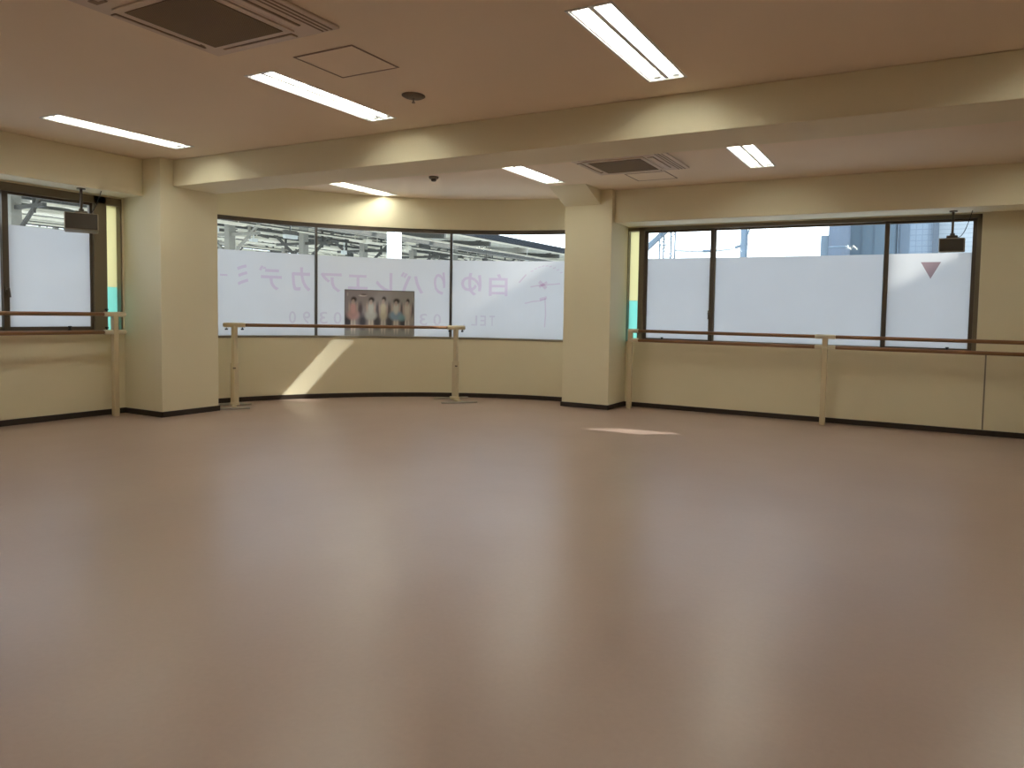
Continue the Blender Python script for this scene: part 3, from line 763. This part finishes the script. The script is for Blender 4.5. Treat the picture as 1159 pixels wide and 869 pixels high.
# white post in front of the curved window
t = thing('white_post', 'white square steel post standing outside behind the middle pane', 'post', (-9.26, 10.50, -5.0))
b = NB(); dd = Vector((0.75, 0.66, 0)).normalized(); c0 = Vector((-9.26, 10.50, 0))
bar_bm(b, c0+Vector((0,0,-5.0)), c0+Vector((0,0,7.0)), 0.20, 0.20); part('shaft', b, mat('white_paint', (0.9, 0.9, 0.88), 0.5), t, 0.01)
b = NB(); bar_bm(b, c0+Vector((0,0,-5.0)), c0+Vector((0,0,-4.9)), 0.5, 0.5); part('base_plate', b, M_cang, t)

# right side: catenary pole, wires, buildings
M_pole = mat('blue_grey_steel', (0.13, 0.18, 0.22), 0.5, var=0.1)
def lattice(x, y, w, label, arm=None, m=M_pole, top=9.0):
    t = thing('lattice_pole', label, 'pole', (x, y, -5.0), 'steel poles beyond the right window')
    b = NB()
    for sx in (-1, 1):
        for sy in (-1, 1): bar_bm(b, (x+sx*w/2, y+sy*w/2, -5.0), (x+sx*w/2, y+sy*w/2, top), 0.05, 0.05)
    z = -4.6; s = 1
    while z < top-0.6:
        bar_bm(b, (x-s*w/2, y-w/2, z), (x+s*w/2, y-w/2, z+0.55), 0.03, 0.03); bar_bm(b, (x-w/2, y-w/2, z), (x+w/2, y-w/2, z), 0.03, 0.03)
        bar_bm(b, (x-s*w/2, y+w/2, z), (x+s*w/2, y+w/2, z+0.55), 0.03, 0.03)
        z += 0.55; s = -s
    part('lattice_shaft', b, m, t)
    if arm:
        b = NB(); bar_bm(b, (x, y, arm[2]), (x+arm[0], y, arm[2]+arm[1]), 0.16, 0.2); part('arm', b, m, t)
    return t
lattice(-9.95, 28.0, 0.50, 'lattice pole with a slanted strut at the left end of the right window', (-2.2, -1.9, 4.9))
t = thing('utility_pole', 'slim blue-grey utility pole behind the middle pane of the right window', 'pole', (-6.75, 28.0, -5.0))
b = NB(); tube_bm(b, (-6.75, 28, -5.0), (-6.75, 28, 9.0), 0.16, 14, 0.13); part('shaft', b, M_pole, t)
b = NB(); bar_bm(b, (-7.1, 28, 4.05), (-6.6, 28, 4.2), 0.08, 0.10); bar_bm(b, (-6.75, 28, 4.2), (-6.5, 28, 4.9), 0.05, 0.05); part('bracket', b, M_pole, t)
t = thing('street_wire', 'thin overhead wire strung between the two poles beyond the right window', 'wire', (-8.3, 28.0, 3.95))
b = NB(); 
P_ = [Vector((-9.6+2.40*k/10, 28.0, 4.00-0.06*math.sin(PI*k/10))) for k in range(11)]
for p, q in zip(P_, P_[1:]): tube_bm(b, p, q, 0.04, 8)
part('cable', b, mat('pale_wire', (0.45, 0.48, 0.48), 0.6), t)
b = NB(); tube_bm(b, (-8.4, 28, 3.94), (-8.05, 28, 3.94), 0.06, 10); part('insulator', b, M_pole, t)

def window_rows(t, x0, x1, y, z0, z1, nx, nz, m):
    for i in range(nx):
        for j in range(nz):
            a = x0+(x1-x0)*(i+0.2)/nx; c = x0+(x1-x0)*(i+0.8)/nx; e = z0+(z1-z0)*(j+0.25)/nz; f = z0+(z1-z0)*(j+0.7)/nz
            b = NB(); box_bm(b, a, c, y-0.04, y+0.02, e, f); part('window', b, m, t)
def brick_mat(name, c1, c2, sc, w=0.5, h=0.25):
    m = bpy.data.materials.new(name); m.use_nodes = True; nt = m.node_tree; bs = nt.nodes['Principled BSDF']; bs.inputs['Roughness'].default_value = 0.5
    tc = nt.nodes.new('ShaderNodeTexCoord'); mp = nt.nodes.new('ShaderNodeMapping'); mp.inputs['Rotation'].default_value = (R(90), 0, 0)
    br = nt.nodes.new('ShaderNodeTexBrick'); br.offset = 0.0; br.inputs['Scale'].default_value = sc
    br.inputs['Color1'].default_value = (*c1, 1); br.inputs['Color2'].default_value = (*[x*0.94 for x in c1], 1); br.inputs['Mortar'].default_value = (*c2, 1)
    br.inputs['Mortar Size'].default_value = 0.03; br.inputs['Brick Width'].default_value = w; br.inputs['Row Height'].default_value = h
    nt.links.new(tc.outputs['Object'], mp.inputs['Vector']); nt.links.new(mp.outputs['Vector'], br.inputs['Vector']); nt.links.new(br.outputs['Color'], bs.inputs['Base Color'])
    return m
YY = 30.0
t = thing('street_building', 'dark blue-grey building behind the wide pane of the right window', 'building', (-1.9, YY+5, -5.0), 'buildings beyond the right window')
b = NB(); box_bm(b, -3.05, -1.42, YY, YY+10, -5.0, 22); part('wall', b, mat('slate_blue_cladding', (0.10, 0.14, 0.17), 0.8, var=0.06), t)
b = NB()
for x in (-2.6, -2.15, -1.7): box_bm(b, x-0.02, x+0.02, YY-0.03, YY, -5, 22)
part('cladding_seams', b, mat('seam', (0.08, 0.11, 0.14), 0.8), t, kind='stuff')
t = thing('street_tower', 'round blue-grey ribbed duct standing at the left edge of the dark building', 'tower', (-3.42, YY-1, -5.0), 'buildings beyond the right window')
b = NB(); tube_bm(b, (-3.30, YY-1, -5.0), (-3.30, YY-1, 21.5), 0.40, 32); part('shaft', b, mat('duct_blue', (0.14, 0.18, 0.235), 0.6, var=0.05), t)
for z in range(-4, 21, 2):
    b = NB(); lathe_bm(b, [(0.40, 0), (0.415, 0.02), (0.415, 0.06), (0.40, 0.08)], (-3.30, YY-1, z)); part('band', b, M_pole, t)
b = NB(); box_bm(b, -4.0, -3.72, YY-0.9, YY-0.5, -5, 4.55); t2 = part('side_box', b, M_pole, t)
t = thing('street_building', 'pale blue tiled building behind the right sash of the right window', 'building', (-0.7, YY+6, -5.0), 'buildings beyond the right window')
b = NB(); box_bm(b, -1.40, -0.02, YY+2, YY+10, -5.0, 20); part('wall', b, brick_mat('pale_blue_tiles', (0.32, 0.40, 0.48), (0.23, 0.30, 0.37), 2.2, 0.5, 0.5), t)
b = NB(); box_bm(b, -1.30, -0.95, YY+1.9, YY+2.02, -5.0, 20); part('stair_window', b, mat('blue_glass', (0.15, 0.21, 0.27), 0.3), t)
b = NB(); box_bm(b, -0.10, 0.12, YY+1.6, YY+2.2, -5.0, 20.3); part('corner_column', b, mat('column_grey_blue', (0.12, 0.15, 0.18), 0.7), t)
t = thing('street_building', 'white building with horizontal siding behind the loudspeaker in the right window', 'building', (2.0, YY+6, -5.0), 'buildings beyond the right window')
b = NB(); box_bm(b, 0.13, 4.5, YY+3, YY+10, -5.0, 18); part('wall', b, brick_mat('white_siding', (0.46, 0.51, 0.53), (0.33, 0.38, 0.41), 2.0, 12.0, 0.36), t)
window_rows(t, 2.2, 4.3, YY+3, -2, 16, 2, 5, bpy.data.materials['blue_glass'])

# added out-of-view block towards the sun: shades the lower panes and the right-hand window
SA = R(36.0); TE = 0.64
sd = Vector((math.cos(SA), math.sin(SA), 0)); sp = Vector((-math.sin(SA), math.cos(SA), 0))
t = thing('street_building', 'added unseen concrete block to the right with a narrow tower, blocking the sun', 'building', tuple(Vector((-2.5, YB, -5.0)) + sd*18), 'buildings beyond the right window')
M_conc = mat('concrete', (0.5, 0.48, 0.45), 0.8, var=0.1)
def obox(c, v0, v1, d0, d1, z0, z1):
    b = NB(); vs = [b.verts.new(c + sd*u + sp*v + Vector((0,0,z))) for z in (z0, z1) for u, v in ((d0,v0),(d1,v0),(d1,v1),(d0,v1))]
    for f in ((0,3,2,1),(4,5,6,7),(0,1,5,4),(1,2,6,5),(2,3,7,6),(3,0,4,7)): b.faces.new([vs[i] for i in f])
    return b
C0 = Vector((-2.9, YB, 0))
part('low_sun_blocker', obox(C0, -7.5, 0, 17.2, 24, -5.0, 1.70+15.0*TE), M_conc, t)
part('high_sun_blocker', obox(C0, 0.0, 7.5, 15, 24, -5.0, 1.70+17.1*TE), M_conc, t)
part('sun_blocker_edge', obox(C0, -7.6, 0, 17.1, 17.4, 1.70+15.0*TE-0.5, 1.70+15.0*TE), M_conc, t)
ce = Vector((-2.0, YB, 0))    # this added tower shades entries x -3.5 .. -0.5 of the right window
part('sun_blocker_tower', obox(ce, -1.5*math.sin(SA), 1.5*math.sin(SA), 17.5, 21, 1.66+15*TE-0.1, 2.6+22*TE), M_conc, t)

# ------------------------------------------------------------------ sun, sky, camera
L = bpy.data.lights.new('sun', 'SUN'); L.energy = 8.0; L.angle = R(0.53); L.color = (1.0, 0.95, 0.86)
so = bpy.data.objects.new('sun', L); COL.objects.link(so)
dirv = Vector((math.cos(SA), math.sin(SA), TE)).normalized()
so.rotation_euler = dirv.to_track_quat('Z', 'Y').to_euler(); so.location = dirv*40
w = bpy.data.worlds.new('hazy_sky'); scene.world = w; w.use_nodes = True
nt = w.node_tree; bg = nt.nodes['Background']
tc = nt.nodes.new('ShaderNodeTexCoord'); sx = nt.nodes.new('ShaderNodeSeparateXYZ'); cr = nt.nodes.new('ShaderNodeValToRGB')
cr.color_ramp.elements[0].position = 0.0; cr.color_ramp.elements[0].color = (0.95, 0.98, 1.0, 1)
cr.color_ramp.elements[1].position = 0.8; cr.color_ramp.elements[1].color = (0.62, 0.76, 1.0, 1)
nt.links.new(tc.outputs['Generated'], sx.inputs[0]); nt.links.new(sx.outputs['Z'], cr.inputs['Fac']); nt.links.new(cr.outputs['Color'], bg.inputs['Color'])
bg.inputs['Strength'].default_value = 3.55

cam = bpy.data.cameras.new('camera'); co = bpy.data.objects.new('camera', cam); COL.objects.link(co)
pitch, roll, yaw, f = -0.05239, 0.02031, 0.47321, 792.55
fw = Vector((-math.sin(yaw)*math.cos(pitch), math.cos(yaw)*math.cos(pitch), math.sin(pitch)))
r_ = Vector((math.cos(yaw), math.sin(yaw), 0)); u_ = r_.cross(fw)
r2 = r_*math.cos(roll)+u_*math.sin(roll); u2 = -r_*math.sin(roll)+u_*math.cos(roll)
M = Matrix((r2, u2, -fw)).transposed().to_4x4(); M.translation = Vector((0, 0, 1.2509)); co.matrix_world = M
cam.sensor_fit = 'HORIZONTAL'; cam.sensor_width = 36; cam.lens = 36*f/1159
cam.shift_x = (579.5-647.03)/1159; cam.shift_y = -(434.5-397.53)/1159
cam.clip_start = 0.05; cam.clip_end = 400
scene.camera = co

scene.view_settings.view_transform = 'Standard'; scene.view_settings.look = 'None'
scene.view_settings.exposure = 0.13; scene.view_settings.gamma = 1.0; scene.view_settings.use_curve_mapping = False
scene.cycles.max_bounces = 10; scene.cycles.diffuse_bounces = 6; scene.cycles.transparent_max_bounces = 16
scene.cycles.sample_clamp_indirect = 8; scene.cycles.use_denoising = True; scene.cycles.caustics_reflective = False; scene.cycles.caustics_refractive = False
